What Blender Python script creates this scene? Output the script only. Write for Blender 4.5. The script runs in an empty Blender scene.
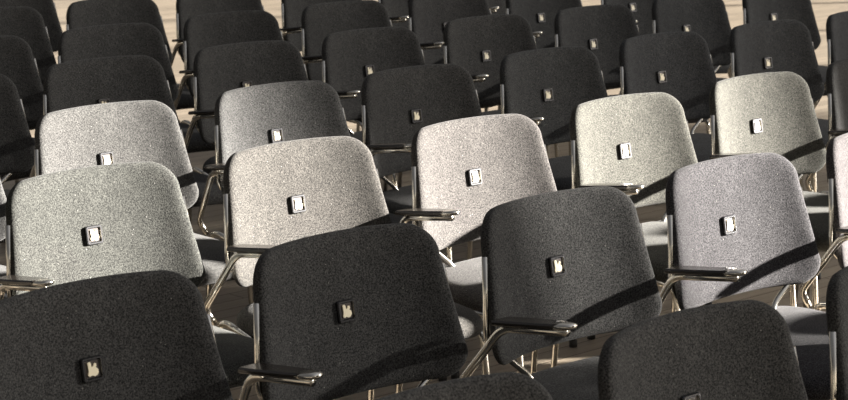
import bpy, bmesh, math, random
from mathutils import Vector, Matrix
random.seed(4)
S = bpy.context.scene
C = S.collection
R = math.radians

# ------------------------------------------------------------------ materials
def new_mat(name):
    m = bpy.data.materials.new(name); m.use_nodes = True
    nt = m.node_tree; b = nt.nodes['Principled BSDF']
    return m, nt, b
def simple(name, col, rough=.5, metal=0., spec=.5):
    m, nt, b = new_mat(name)
    b.inputs['Base Color'].default_value = (*col, 1); b.inputs['Roughness'].default_value = rough
    b.inputs['Metallic'].default_value = metal; b.inputs['Specular IOR Level'].default_value = spec
    return m

def fabric_mat():
    m, nt, b = new_mat('charcoal_wool')
    N, L = nt.nodes.new, nt.links.new
    tc = N('ShaderNodeTexCoord')
    n1 = N('ShaderNodeTexNoise'); n1.inputs['Scale'].default_value = 330; n1.inputs['Detail'].default_value = 2.5; n1.inputs['Roughness'].default_value = .65
    n2 = N('ShaderNodeTexNoise'); n2.inputs['Scale'].default_value = 26; n2.inputs['Detail'].default_value = 3
    L(tc.outputs['Object'], n1.inputs['Vector']); L(tc.outputs['Object'], n2.inputs['Vector'])
    r1 = N('ShaderNodeValToRGB')
    r1.color_ramp.elements[0].position = .38; r1.color_ramp.elements[0].color = (.014, .014, .0143, 1)
    r1.color_ramp.elements[1].position = .68; r1.color_ramp.elements[1].color = (.080, .079, .0765, 1)
    L(n1.outputs['Fac'], r1.inputs['Fac'])
    r2 = N('ShaderNodeMapRange'); r2.inputs['From Min'].default_value = .3; r2.inputs['From Max'].default_value = .7
    r2.inputs['To Min'].default_value = .86; r2.inputs['To Max'].default_value = 1.1
    L(n2.outputs['Fac'], r2.inputs['Value'])
    mu = N('ShaderNodeMix'); mu.data_type = 'RGBA'; mu.blend_type = 'MULTIPLY'; mu.inputs['Factor'].default_value = 1
    L(r1.outputs['Color'], mu.inputs['A']); L(r2.outputs['Result'], mu.inputs['B'])
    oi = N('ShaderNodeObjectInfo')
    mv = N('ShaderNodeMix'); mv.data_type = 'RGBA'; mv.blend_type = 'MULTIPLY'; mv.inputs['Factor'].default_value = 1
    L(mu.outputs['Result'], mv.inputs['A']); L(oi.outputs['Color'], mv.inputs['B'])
    vo = N('ShaderNodeTexVoronoi'); vo.inputs['Scale'].default_value = 42      # pale lint specks
    L(tc.outputs['Object'], vo.inputs['Vector'])
    lt = N('ShaderNodeMath'); lt.operation = 'LESS_THAN'; lt.inputs[1].default_value = .052; L(vo.outputs['Distance'], lt.inputs[0])
    ml = N('ShaderNodeMix'); ml.data_type = 'RGBA'; ml.inputs['B'].default_value = (.17, .165, .155, 1)
    L(lt.outputs['Value'], ml.inputs['Factor']); L(mv.outputs['Result'], ml.inputs['A']); L(ml.outputs['Result'], b.inputs['Base Color'])
    b.inputs['Roughness'].default_value = .95; b.inputs['Specular IOR Level'].default_value = .12
    b.inputs['Sheen Weight'].default_value = .05; b.inputs['Sheen Roughness'].default_value = .45
    bp = N('ShaderNodeBump'); bp.inputs['Strength'].default_value = .6; bp.inputs['Distance'].default_value = .0012
    L(n1.outputs['Fac'], bp.inputs['Height']); L(bp.outputs['Normal'], b.inputs['Normal'])
    return m

def floor_mat():
    m, nt, b = new_mat('worn_oak_boards')
    N, L = nt.nodes.new, nt.links.new
    tc = N('ShaderNodeTexCoord')
    mp = N('ShaderNodeMapping'); mp.inputs['Rotation'].default_value = (0, 0, R(0))
    L(tc.outputs['Object'], mp.inputs['Vector'])
    br = N('ShaderNodeTexBrick'); br.inputs['Scale'].default_value = 1
    br.inputs['Brick Width'].default_value = 1.1; br.inputs['Row Height'].default_value = .085
    br.inputs['Mortar Size'].default_value = .0025; br.inputs['Mortar Smooth'].default_value = .2
    br.inputs['Color1'].default_value = (.38, .315, .24, 1); br.inputs['Color2'].default_value = (.27, .225, .172, 1)
    br.inputs['Mortar'].default_value = (.06, .042, .03, 1)
    L(mp.outputs['Vector'], br.inputs['Vector'])
    mp2 = N('ShaderNodeMapping'); mp2.inputs['Scale'].default_value = (2, 30, 1)
    L(tc.outputs['Object'], mp2.inputs['Vector'])
    n = N('ShaderNodeTexNoise'); n.inputs['Scale'].default_value = 2.2; n.inputs['Detail'].default_value = 5
    L(mp2.outputs['Vector'], n.inputs['Vector'])
    mr = N('ShaderNodeMapRange'); mr.inputs['To Min'].default_value = .65; mr.inputs['To Max'].default_value = 1.35
    L(n.outputs['Fac'], mr.inputs['Value'])
    mu = N('ShaderNodeMix'); mu.data_type = 'RGBA'; mu.blend_type = 'MULTIPLY'; mu.inputs['Factor'].default_value = 1
    L(br.outputs['Color'], mu.inputs['A']); L(mr.outputs['Result'], mu.inputs['B'])
    L(mu.outputs['Result'], b.inputs['Base Color'])
    b.inputs['Roughness'].default_value = .42; b.inputs['Specular IOR Level'].default_value = .4
    return m

def sun_dimmer_mat(name, clear):
    m, nt, b = new_mat(name)
    N, L = nt.nodes.new, nt.links.new
    b.inputs['Base Color'].default_value = (.34, .32, .29, 1); b.inputs['Roughness'].default_value = .9
    tr = N('ShaderNodeBsdfTransparent'); tr.inputs['Color'].default_value = (1, 1, 1, 1)
    mx = N('ShaderNodeMixShader'); mx.inputs['Fac'].default_value = clear
    L(b.outputs['BSDF'], mx.inputs[1]); L(tr.outputs['BSDF'], mx.inputs[2])
    L(mx.outputs['Shader'], nt.nodes['Material Output'].inputs['Surface'])
    return m
DIM_PASS = .034  # share of sun that the added dense sheets let through

FAB = fabric_mat()
CHROME = simple('chromed_steel', (.74, .71, .64), .16, 1)
PAD = simple('black_arm_plastic', (.028, .024, .020), .22, 0, .7)
BEZEL = simple('black_nickel_bezel', (.10, .10, .105), .25, .9)
PLATE = simple('dark_badge_plate', (.05, .04, .035), .35, .3)
MARK = simple('cream_enamel', (.86, .77, .56), .4, 0)
RUBBER = simple('black_rubber', (.02, .02, .02), .7)
FLOOR = floor_mat()
WALL = simple('grey_plaster', (.32, .30, .28), .9)
DENSE_DIM = sun_dimmer_mat('dense_linen_curtain', DIM_PASS)  # added sheet that keeps most of the sun off the dark rows
THIN_DIM = sun_dimmer_mat('thin_voile', .42)  # added sheet that tones down the sun on the far floor
FRAMEW = simple('dark_window_frame', (.05, .05, .05), .5)

# ------------------------------------------------------------------ mesh tools
def link(name, bm, m, parent=None, smooth=True):
    me = bpy.data.meshes.new(name); bmesh.ops.recalc_face_normals(bm, faces=bm.faces[:])
    bm.to_mesh(me); bm.free(); me.materials.append(m)
    if smooth:
        for p in me.polygons: p.use_smooth = True
    o = bpy.data.objects.new(name, me); C.objects.link(o)
    if parent: o.parent = parent
    return o
def box(bm, x0, x1, y0, y1, z0, z1):
    v = [bm.verts.new((x, y, z)) for x in (x0, x1) for y in (y0, y1) for z in (z0, z1)]
    for f in ((0,1,3,2),(4,6,7,5),(0,4,5,1),(2,3,7,6),(0,2,6,4),(1,5,7,3)): bm.faces.new([v[i] for i in f])
def rounded_path(pts, rad, n=6):
    """polyline with rounded bends"""
    pts = [Vector(p) for p in pts]; out = [pts[0]]
    for a, b, c in zip(pts, pts[1:], pts[2:]):
        d1 = (a-b); d2 = (c-b); r = min(rad, d1.length*.48, d2.length*.48)
        p, q = b+d1.normalized()*r, b+d2.normalized()*r
        for k in range(n+1):
            t = k/n; out.append(p*(1-t)**2 + b*2*t*(1-t) + q*t*t)
    out.append(pts[-1]); return out
def tube(bm, pts, r, seg=12):
    pts = [Vector(p) for p in pts]; rings = []; up = None
    for i, p in enumerate(pts):
        t = (pts[min(i+1, len(pts)-1)] - pts[max(i-1, 0)]).normalized()
        if up is None: up = t.orthogonal().normalized()
        up = (up - t*up.dot(t)).normalized(); s = t.cross(up)
        rings.append([bm.verts.new(p + (up*math.cos(a)+s*math.sin(a))*r) for a in (2*math.pi*k/seg for k in range(seg))])
    for A, B in zip(rings, rings[1:]):
        for k in range(seg): bm.faces.new((A[k], A[(k+1)%seg], B[(k+1)%seg], B[k]))
    bm.faces.new(rings[0][::-1]); bm.faces.new(rings[-1])

def outline(hw0, hw1, z0, z1, rb, rt, notch=None, n=12):
    """rounded outline; half width hw0 at the bottom, hw1 at the top; a step at height notch"""
    pts = []
    def corner(cx, cz, r, a0):
        for k in range(n+1):
            a = a0 + (math.pi/2)*k/n; pts.append((cx+math.cos(a)*r, cz+math.sin(a)*r))
    # start at bottom centre, go to +x
    for k in range(8): pts.append(((hw0-rb)*k/8, z0))
    corner(hw0-rb, z0+rb, rb, -math.pi/2)
    za, zb = z0+rb, z1-rt
    for k in range(1, 16):
        z = za+(zb-za)*k/16
        w = hw0+(hw1-hw0)*((1 if z > notch else 0) if notch is not None else (z-za)/(zb-za))
        pts.append((w, z))
    corner(hw1-rt, z1-rt, rt, 0)
    for k in range(1, 8): pts.append(((hw1-rt)*(1-k/8), z1))
    half = pts; full = half + [(0, z1)] + [(-x, z) for x, z in reversed(half[1:])]
    return full
def cushion(bm, out, centre, place, thick, edge=.9, power=2.4):
    """pillow with the given outline; place(x, z, d) puts a point, d = offset along the normal"""
    cx, cz = centre
    ss = [.16, .32, .48, .62, .74, .83, .9, .945, .975, .992, 1.0]
    def prof(s):
        # full thickness inside, elliptical roll at the very edge
        e = .86
        if s <= e: return .93+.07*(1-(s/e)**2)
        t = (s-e)/(1-e); return .93*math.sqrt(max(0, 1-t**power))
    faces = []
    for side in (-1, 1):
        rings = []
        c = bm.verts.new(place(cx, cz, side*thick/2*prof(0)))
        for s in ss[:-1]:
            rings.append([bm.verts.new(place(cx+(x-cx)*s, cz+(z-cz)*s, side*thick/2*prof(s))) for x, z in out])
        n = len(out)
        for k in range(n): bm.faces.new((c, rings[0][k], rings[0][(k+1)%n]))
        for A, B in zip(rings, rings[1:]):
            for k in range(n): bm.faces.new((A[k], A[(k+1)%n], B[(k+1)%n], B[k]))
        faces.append(rings[-1])
    rim = [bm.verts.new(place(x, z, 0)) for x, z in out]; n = len(out)
    for A in faces:
        for k in range(n): bm.faces.new((A[k], A[(k+1)%n], rim[(k+1)%n], rim[k]))

# ------------------------------------------------------------------ the chair
ZB = .70                                   # height of the badge
SAG, LEAN = .066, .17
def back_y(x, z): return -SAG*abs(x/.243)**2.5 + (z-ZB)*LEAN
def back_mesh():
    bm = bmesh.new()
    out = outline(.246, .219, ZB-.162, ZB+.145, .055, .062)
    # the top edge is gently crowned
    out = [(x, z + (.007*(1-(x/.24)**2) if z > ZB+.06 else 0)) for x, z in out]
    def place(x, z, d):
        e = 1e-3; g = (back_y(x+e, z)-back_y(x-e, z))/(2*e)
        n = Vector((g, -1, LEAN)).normalized()
        p = Vector((x, back_y(x, z), z)) - n*.0135        # shell mid-surface sits behind the front face
        if d < 0:                                         # the upper half is a deep pocket that takes the uprights
            k = min(1, max(0, (z-(ZB+.040))/.008)); d *= 1+.45*k
            p.x *= 1+.012*k*min(1, abs(x)/.2)
        return p + n*d
    cushion(bm, out, (0, ZB), place, .027, power=3.2)
    return bm
def seat_mesh():
    bm = bmesh.new()
    out = outline(.246, .240, -.445, -.005, .08, .085)
    def place(x, y, d):
        t = (-.02-y)/.43
        z = .458 - .016*abs(x/.24)**2.5 - .018*max(0, t-.65)**2/.12 + .008*(1-t)
        return Vector((x, y, z+d))
    cushion(bm, out, (0, -.22), place, .058)
    return bm
def badge_bits(parent):
    hw, hh, t = .0215, .0215, .009
    bm = bmesh.new()                       # rounded square bezel with a raised rim
    def ring(sx, sz, y, r):
        p = []
        for cx, cz, a0 in ((1,-1,-90),(1,1,0),(-1,1,90),(-1,-1,180)):
            for k in range(5):
                a = R(a0+22.5*k); p.append(bm.verts.new((cx*(sx-r)+math.cos(a)*r, y, cz*(sz-r)+math.sin(a)*r)))
        return p
    rs = [ring(hw, hh, .006, .005), ring(hw, hh, -.006, .005), ring(hw-.0015, hh-.0015, -t, .004), ring(hw-.0045, hh-.0045, -t, .003), ring(hw-.006, hh-.006, -.005, .002)]
    for A, B in zip(rs, rs[1:]):
        for k in range(20): bm.faces.new((A[k], A[(k+1)%20], B[(k+1)%20], B[k]))
    bm.faces.new(rs[0]); bm.faces.new(rs[-1][::-1])
    b = link('badge', bm, BEZEL, parent, smooth=False)
    bm = bmesh.new(); box(bm, -.0143, .0143, -.0056, -.003, -.0143, .0143)
    link('badge_plate', bm, PLATE, b, smooth=False)
    # the pale sign: an upright stroke with a round lobe to the lower right
    P = [(-.0085,.0105),(-.0045,.0115),(-.0025,.0090),(-.0022,.0030),(.0010,.0045),(.0030,.0085),(.0062,.0078),(.0066,.0042),
         (.0050,.0022),(.0088,-.0010),(.0092,-.0060),(.0062,-.0100),(.0020,-.0112),(-.0030,-.0092),(-.0070,-.0108),(-.0098,-.0080),(-.0078,-.0020)]
    bm = bmesh.new()
    A = [bm.verts.new((x*1.15, -.0080, z*1.15)) for x, z in P]; B = [bm.verts.new((x*1.15, -.0054, z*1.15)) for x, z in P]
    bm.faces.new(A); bm.faces.new(B[::-1])
    for k in range(len(P)): bm.faces.new((A[k], A[(k+1)%len(P)], B[(k+1)%len(P)], B[k]))
    link('emblem', bm, MARK, b, smooth=False)
    b.location = (0, .001, ZB); b.rotation_euler = (-math.atan(LEAN), 0, 0)
    return b
def arm_bits(parent, ft):
    """armrest on the chair's outer side; ft = how far its tip reaches forward"""
    X = -.272; zr, zt = .650, .677
    fb = ft-.195
    bm = bmesh.new()
    tube(bm, rounded_path([(X, -ft+.018, zt-.014), (X, -fb, zr-.0125), (X+.008, .030, .478), (X+.030, .02, .440)], .030, 8), .0088)
    a = link('armrest', bm, CHROME, parent)
    bm = bmesh.new()                      # tapered pad with rounded nose
    prof = [(0,.0255),(.02,.0265),(.09,.0255),(.14,.0235),(.162,.0215)]
    secs = []
    for l, w in prof:
        y = -(fb-.005+l); z = zr+(zt-zr)*l/.2
        sec = [(-w, -.002), (-w, .003), (-w+.004, .0065), (w-.004, .0065), (w, .003), (w, -.002), (w-.004, -.005), (-w+.004, -.005)]
        secs.append([bm.verts.new((X+x, y, z+dz)) for x, dz in sec])
    for A, B in zip(secs, secs[1:]):
        for k in range(8): bm.faces.new((A[k], A[(k+1)%8], B[(k+1)%8], B[k]))
    bm.faces.new(secs[0]); bm.faces.new(secs[-1][::-1])
    link('arm_pad', bm, PAD, a, smooth=False)
    bm = bmesh.new(); secs = []
    for l, w, h in ((.158,.0222,.0078),(.172,.0218,.0078),(.186,.0192,.007),(.196,.0140,.006),(.200,.006,.004)):
        y = -(fb-.005+l); z = zr+(zt-zr)*l/.2
        secs.append([bm.verts.new((X+math.cos(a_)*w, y, z+math.sin(a_)*h)) for a_ in (2*math.pi*k/14 for k in range(14))])
    for A, B in zip(secs, secs[1:]):
        for k in range(14): bm.faces.new((A[k], A[(k+1)%14], B[(k+1)%14], B[k]))
    bm.faces.new(secs[0]); bm.faces.new(secs[-1][::-1])
    o = link('arm_end_cap', bm, CHROME, a); o['label'] = 'bright chrome nose of the armrest'
    return a

def make_chair():
    t = bpy.data.objects.new('upholstered_chair', None); C.objects.link(t)
    link('backrest', back_mesh(), FAB, t)
    link('seat', seat_mesh(), FAB, t)
    badge_bits(t)
    for s in (-1, 1):
        bm = bmesh.new()
        tube(bm, rounded_path([(s*.231, back_y(.231, ZB+.06)+.024, ZB+.06), (s*.243, -.040, .655), (s*.246, -.042, .592), (s*.115, -.040, .490), (s*.100, -.075, .432), (s*.100, -.15, .425)], .04, 8), .0068)
        link('back_upright', bm, CHROME, t)
        bm = bmesh.new()
        tube(bm, rounded_path([(s*.250, .035, .012), (s*.245, -.002, .458), (s*.240, -.12, .428)], .045, 8), .0085)
        l = link('leg', bm, CHROME, t)
        bm = bmesh.new(); tube(bm, [(s*.2463, .037, 0), (s*.2461, .035, .022)], .0125); link('rubber_foot', bm, RUBBER, l)
        bm = bmesh.new()
        tube(bm, rounded_path([(s*.250, -.440, .012), (s*.238, -.400, .420), (s*.236, -.30, .424)], .04, 8), .0085)
        l = link('leg', bm, CHROME, t)
        bm = bmesh.new(); tube(bm, [(s*.2503, -.441, 0), (s*.2500, -.440, .022)], .0125); link('rubber_foot', bm, RUBBER, l)
    bm = bmesh.new()
    for s in (-1, 1): tube(bm, [(s*.236, -.10, .427), (s*.236, -.34, .424)], .0085)
    for y in (-.10, -.34): tube(bm, [(-.236, y, .420), (.236, y, .420)], .0075)
    link('seat_frame', bm, CHROME, t)
    return t

def copy_tree(o, parent=None):
    c = o.copy(); C.objects.link(c)
    if parent: c.parent = parent
    for ch in list(o.children): copy_tree(ch, c)
    return c

# ------------------------------------------------------------------ chairs: x, y, turn, armrest reach, tint, label
PW, PF = .58, .8595
CH = [
    (-0.0104, -0.0133, 0, 0.25, (1, 1, 1), 'dark chair filling the bottom left corner, its badge low on the left'),
    (0.5681, -0.0101, 0, 0.25, (1, 1, 1), 'dark chair with a cream badge, just right of the one in the bottom left corner'),
    (1.1335, -0.0274, 0, 0.31, (1, 1, 1), 'dark chair with a full armrest before it, standing between a dark and a sunlit chair'),
    (1.7155, -0.0139, 0, 0.267, (1, 0.97, 1.05), 'sunlit lavender grey chair crossed by an armrest shadow, near the right edge'),
    (2.32, 0.0, 0, 0.29, (1.05, 0.96, 1.0), 'sunlit pinkish grey chair cut off by the right edge of the photo'),
    (0.6061, 0.9172, 0, 0.25, (0.84, 0.86, 0.8), 'large sunlit grey chair at the far left, directly behind the dark corner chair'),
    (1.1624, 0.8719, 0, 0.31, (0.97, 0.92, 0.86), 'sunlit warm grey chair behind the dark chair second from the left in its row'),
    (1.7164, 0.828, 0, 0.225, (1.1, 1.03, 1.0), 'sunlit grey chair in the centre with a pale armrest at its lower left'),
    (2.2858, 0.8195, 0, 0.309, (1.05, 1.04, 0.92), 'sunlit greenish grey chair right of the central sunlit one'),
    (2.8888, 0.8357, 0, 0.27, (1.05, 1.04, 0.92), 'sunlit greenish chair at the upper right, the rightmost lit one of its row'),
    (3.48, 0.8595, 0, 0.27, (1, 1, 1), 'dark chair at the right edge, beside the rightmost sunlit greenish chair'),
    (-0.0267, -0.9017, 0, 0.27, (1, 1, 1), 'dark chair of which only the curved top shows at the bottom centre'),
    (0.565, -0.8732, 0, 0.27, (1, 1, 1), 'dark chair at the bottom right, nearest to the viewer, badge cut by the lower border'),
    (1.16, -0.8595, 0, 0.27, (1, 1, 1), 'dark chair in the lower right corner, only its left edge in view'),
    (0.58, 1.719, 0, 0.27, (1, 1, 1), 'sunlit chair of which a thin strip shows on the left border'),
    (1.1751, 1.7179, 0, 0.27, (0.95, 0.94, 0.92), 'sunlit grey chair on the left, behind the large sunlit one at the border'),
    (1.7569, 1.7053, 0, 0.25, (1, 1, 1), 'half lit grey chair between the sunlit chairs and the dark rows, badge half hidden'),
    (2.3008, 1.698, 0, 0.306, (1, 1, 1), 'dark chair just right of the half lit grey one, badge showing'),
    (2.9119, 1.7245, 0, 0.245, (0.97, 1, 1.03), 'dark chair behind the gap of the central and greenish sunlit chairs'),
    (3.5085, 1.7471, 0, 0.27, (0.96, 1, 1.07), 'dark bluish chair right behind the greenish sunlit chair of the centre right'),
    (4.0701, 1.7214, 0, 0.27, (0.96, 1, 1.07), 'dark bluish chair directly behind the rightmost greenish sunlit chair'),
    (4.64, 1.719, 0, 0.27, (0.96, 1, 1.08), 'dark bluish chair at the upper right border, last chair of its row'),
    (1.169, 2.552, 0, 0.27, (1, 1, 1), 'dark chair at the left border, beside the sunlit grey chairs, nearest of its column'),
    (1.74, 2.5786, 0, 0.27, (1, 1, 1), 'dark chair right behind the upper left sunlit chair'),
    (2.32, 2.5786, 0, 0.27, (1, 1, 1), 'dark chair directly behind the half lit grey one, badge nearly covered'),
    (2.8925, 2.6001, 0, 0.258, (1, 1, 1), 'dark chair behind the one right of the half lit chair, small badge low'),
    (3.4891, 2.6105, 0, 0.288, (1, 1, 1), 'dark chair at the top centre with a clear badge and armrest nose left of it'),
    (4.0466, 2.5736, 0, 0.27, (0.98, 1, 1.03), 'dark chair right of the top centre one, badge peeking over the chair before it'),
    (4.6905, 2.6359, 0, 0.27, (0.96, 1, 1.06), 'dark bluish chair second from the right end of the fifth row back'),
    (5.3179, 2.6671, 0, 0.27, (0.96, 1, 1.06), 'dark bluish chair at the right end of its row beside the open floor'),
    (1.7394, 3.3921, 0, 0.27, (1, 1, 1), 'second dark chair going back along the left border'),
    (2.3094, 3.3924, 0, 0.27, (1, 1, 1), 'dark chair two behind the upper left sunlit chair'),
    (2.9, 3.4381, 0, 0.27, (1, 1, 1), 'dark chair two behind the half lit grey chair'),
    (3.48, 3.4381, 0, 0.27, (1, 1, 1), 'dark chair at the top with its upper edge just inside the photo, left of centre'),
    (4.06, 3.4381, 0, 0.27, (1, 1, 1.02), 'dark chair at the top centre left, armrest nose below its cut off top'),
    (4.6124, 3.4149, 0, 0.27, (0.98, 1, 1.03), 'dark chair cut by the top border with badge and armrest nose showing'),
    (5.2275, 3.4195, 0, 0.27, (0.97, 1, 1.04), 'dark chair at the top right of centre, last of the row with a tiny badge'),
    (2.3286, 4.2574, 0, 0.27, (1, 1, 1), 'third dark chair going back along the left border'),
    (2.9058, 4.2682, 0, 0.27, (1, 1, 1), 'dark chair cut by the top border, three behind the upper left sunlit chair'),
    (3.48, 4.2976, 0, 0.27, (1, 1, 1), 'dark chair cut by the top border, three behind the half lit grey chair'),
    (4.06, 4.2976, 0, 0.27, (1, 1, 1), 'dark strip of a chair at the top border, left of centre beside open floor'),
    (4.64, 4.2976, 0, 0.27, (1, 1, 1), 'dark strip of a chair at the top border, behind the top centre left chair'),
    (5.22, 4.2976, 0, 0.27, (1, 1, 1), 'dark sliver of a chair at the top border, last of the farthest row'),
    (2.91, 5.1166, 0, 0.27, (1, 1, 1), 'farthest dark chair in the top left corner'),
    (1.74, -0.8595, 0, 0.27, (1, 1, 1), 'dark chair of the nearest row, first one past the lower right corner'),
    (2.32, -0.8595, 0, 0.27, (1, 1, 1), 'dark chair of the nearest row, second one past the lower right corner'),
    (2.9, -0.8595, 0, 0.27, (1, 1, 1), 'dark chair of the nearest row, third one past the lower right corner'),
    (3.48, -0.8595, 0, 0.27, (1, 1, 1), 'dark chair of the nearest row, fourth one past the lower right corner'),
    (2.9, 0.0, 0, 0.27, (1, 1, 1), 'chair of the second row, first one past the pinkish grey chair'),
    (3.48, 0.0, 0, 0.27, (1, 1, 1), 'chair of the second row, second one past the pinkish grey chair'),
    (4.06, 0.0, 0, 0.27, (1, 1, 1), 'chair of the second row, third one past the pinkish grey chair'),
    (4.64, 0.0, 0, 0.27, (1, 1, 1), 'chair of the second row, fourth one past the pinkish grey chair'),
]
protos = make_chair()
first = True
todo = []
for k, (x, y, rz, ft, tint, label) in enumerate(CH):
    c = protos if k == 0 else copy_tree(protos)
    todo.append(c)
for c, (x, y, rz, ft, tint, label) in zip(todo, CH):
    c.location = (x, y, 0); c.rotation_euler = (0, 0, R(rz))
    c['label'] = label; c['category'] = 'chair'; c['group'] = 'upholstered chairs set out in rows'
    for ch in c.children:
        if ch.name.split('.')[0] in ('backrest', 'seat'): ch.color = (*tint, 1)  # tint also carries the bluish fill light of the right-hand dark chairs
    arm_bits(c, ft)

# ------------------------------------------------------------------ the hall
def struct(name, bm, m, label=None, parent=None):
    o = link(name, bm, m, parent, smooth=False)
    if not parent: o['kind'] = 'structure'
    if label: o['label'] = label
    return o
bm = bmesh.new(); box(bm, -14, 15, -16, 22, -.2, 0)
struct('floor', bm, FLOOR, 'brown wooden board floor under the rows of chairs')

SK, SE = 1.6, .280                        # sun: sideways run per metre of depth, rise
WX = 15.0
def yw(s): return (s-WX)/SK
bays = [(-15.5, yw(1.42)), (yw(1.42), yw(4.44)), (yw(4.44), yw(12.4)), (yw(12.4), yw(30)), (yw(30), 21.5)]
bm = bmesh.new()
box(bm, WX, WX+.3, -16, 22, 0, .25); box(bm, WX, WX+.3, -16, 22, 8.9, 9.6)
box(bm, WX, WX+.3, -16, -15.5, .25, 8.9); box(bm, WX, WX+.3, 21.5, 22, .25, 8.9)
struct('wall_right', bm, WALL, 'grey wall with a long row of tall windows')
n = 0
for k, (a, b) in enumerate(bays):
    n += 1
    bm = bmesh.new()
    for e in (a, b): box(bm, WX+.1, WX+.2, e-.02, e+.02, .25, 8.9)
    box(bm, WX+.1, WX+.2, a, b, .25, .30); box(bm, WX+.1, WX+.2, a, b, 8.85, 8.9)
    m = int((b-a)/2.6)
    for q in range(1, m+1):
        yy = a+(b-a)*q/(m+1); box(bm, WX+.1, WX+.2, yy-.02, yy+.02, .3, 8.85)
    struct('window_%d' % n, bm, FRAMEW, 'tall dark framed window bay')
for k in (0, 2, 3, 4):
    a, b = bays[k]; bm = bmesh.new(); N_ = int((b-a)/.05)
    top = []; bot = []
    for q in range(N_+1):
        y = a+(b-a)*q/N_; x = WX-.06-.02*math.sin(q*1.05)
        top.append(bm.verts.new((x, y, 9.0))); bot.append(bm.verts.new((x, y, .02)))
    for q in range(N_): bm.faces.new((bot[q], bot[q+1], top[q+1], top[q]))
    o = link('window_curtain', bm, THIN_DIM if k == 3 else DENSE_DIM)  # unseen sheet, added to dim the sun outside the clear window
    o['label'] = ['thick linen curtain at the near end of the window wall', '', 'thick linen curtain between the clear window and the voile', 'thin see-through voile over the wide far window', 'thick linen curtain at the far end of the window wall'][k]
    o['category'] = 'curtain'

# ------------------------------------------------------------------ light
sd = Vector((-SK, 1, -SE*math.hypot(SK, 1)))
su = bpy.data.lights.new('sun', 'SUN'); su.energy = 66; su.angle = R(1.4); su.color = (1, .95, .88)
so = bpy.data.objects.new('sun', su); C.objects.link(so); so.rotation_euler = sd.to_track_quat('-Z', 'Y').to_euler()
so.location = (12, -8, 6)

w = bpy.data.worlds.new('World'); S.world = w; w.use_nodes = True
nt = w.node_tree; N, L = nt.nodes.new, nt.links.new
bg = nt.nodes['Background']
tc = N('ShaderNodeTexCoord'); sep = N('ShaderNodeSeparateXYZ'); L(tc.outputs['Generated'], sep.inputs['Vector'])
rmp = N('ShaderNodeValToRGB'); L(sep.outputs['Z'], rmp.inputs['Fac'])
e = rmp.color_ramp.elements
e[0].position = 0; e[0].color = (.66, .57, .44, 1)
e[1].position = 1; e[1].color = (.14, .142, .155, 1)
q = e.new(.12); q.color = (.50, .45, .38, 1)
q = e.new(.35); q.color = (.17, .166, .165, 1)
# the sky is brighter on the side where the low sun stands
dt = N('ShaderNodeVectorMath'); dt.operation = 'DOT_PRODUCT'; dt.inputs[1].default_value = (-sd.normalized())[:]
L(tc.outputs['Generated'], dt.inputs[0])
mr = N('ShaderNodeMapRange'); mr.inputs['From Min'].default_value = -.2; mr.inputs['From Max'].default_value = 1
mr.inputs['To Min'].default_value = .75; mr.inputs['To Max'].default_value = 3.2; mr.interpolation_type = 'SMOOTHSTEP'
L(dt.outputs['Value'], mr.inputs['Value'])
L(rmp.outputs['Color'], bg.inputs['Color']); L(mr.outputs['Result'], bg.inputs['Strength'])

# ------------------------------------------------------------------ camera
f, yaw, pit, roll = 2025.83, 7.39589264e-01, 1.95705073e-01, -7.10689345e-03
cam = bpy.data.cameras.new('camera'); co = bpy.data.objects.new('camera', cam); C.objects.link(co)
cam.sensor_width = 36; cam.lens = f/848*36
fw = Vector((math.sin(yaw)*math.cos(pit), math.cos(yaw)*math.cos(pit), -math.sin(pit)))
rt = Vector((math.cos(yaw), -math.sin(yaw), 0)); up = rt.cross(fw)
r2 = rt*math.cos(roll)+up*math.sin(roll); u2 = -rt*math.sin(roll)+up*math.cos(roll)
co.matrix_world = Matrix((r2, u2, -fw)).transposed().to_4x4()
co.location = (-1.86338320, -2.90262686, .964748068+ZB)
cam.dof.use_dof = True; cam.dof.focus_distance = 4.6; cam.dof.aperture_fstop = 13
S.camera = co
S.view_settings.view_transform = 'Standard'; S.view_settings.look = 'None'
S.view_settings.gamma = 1; S.view_settings.use_curve_mapping = False
S.view_settings.exposure = 0.0
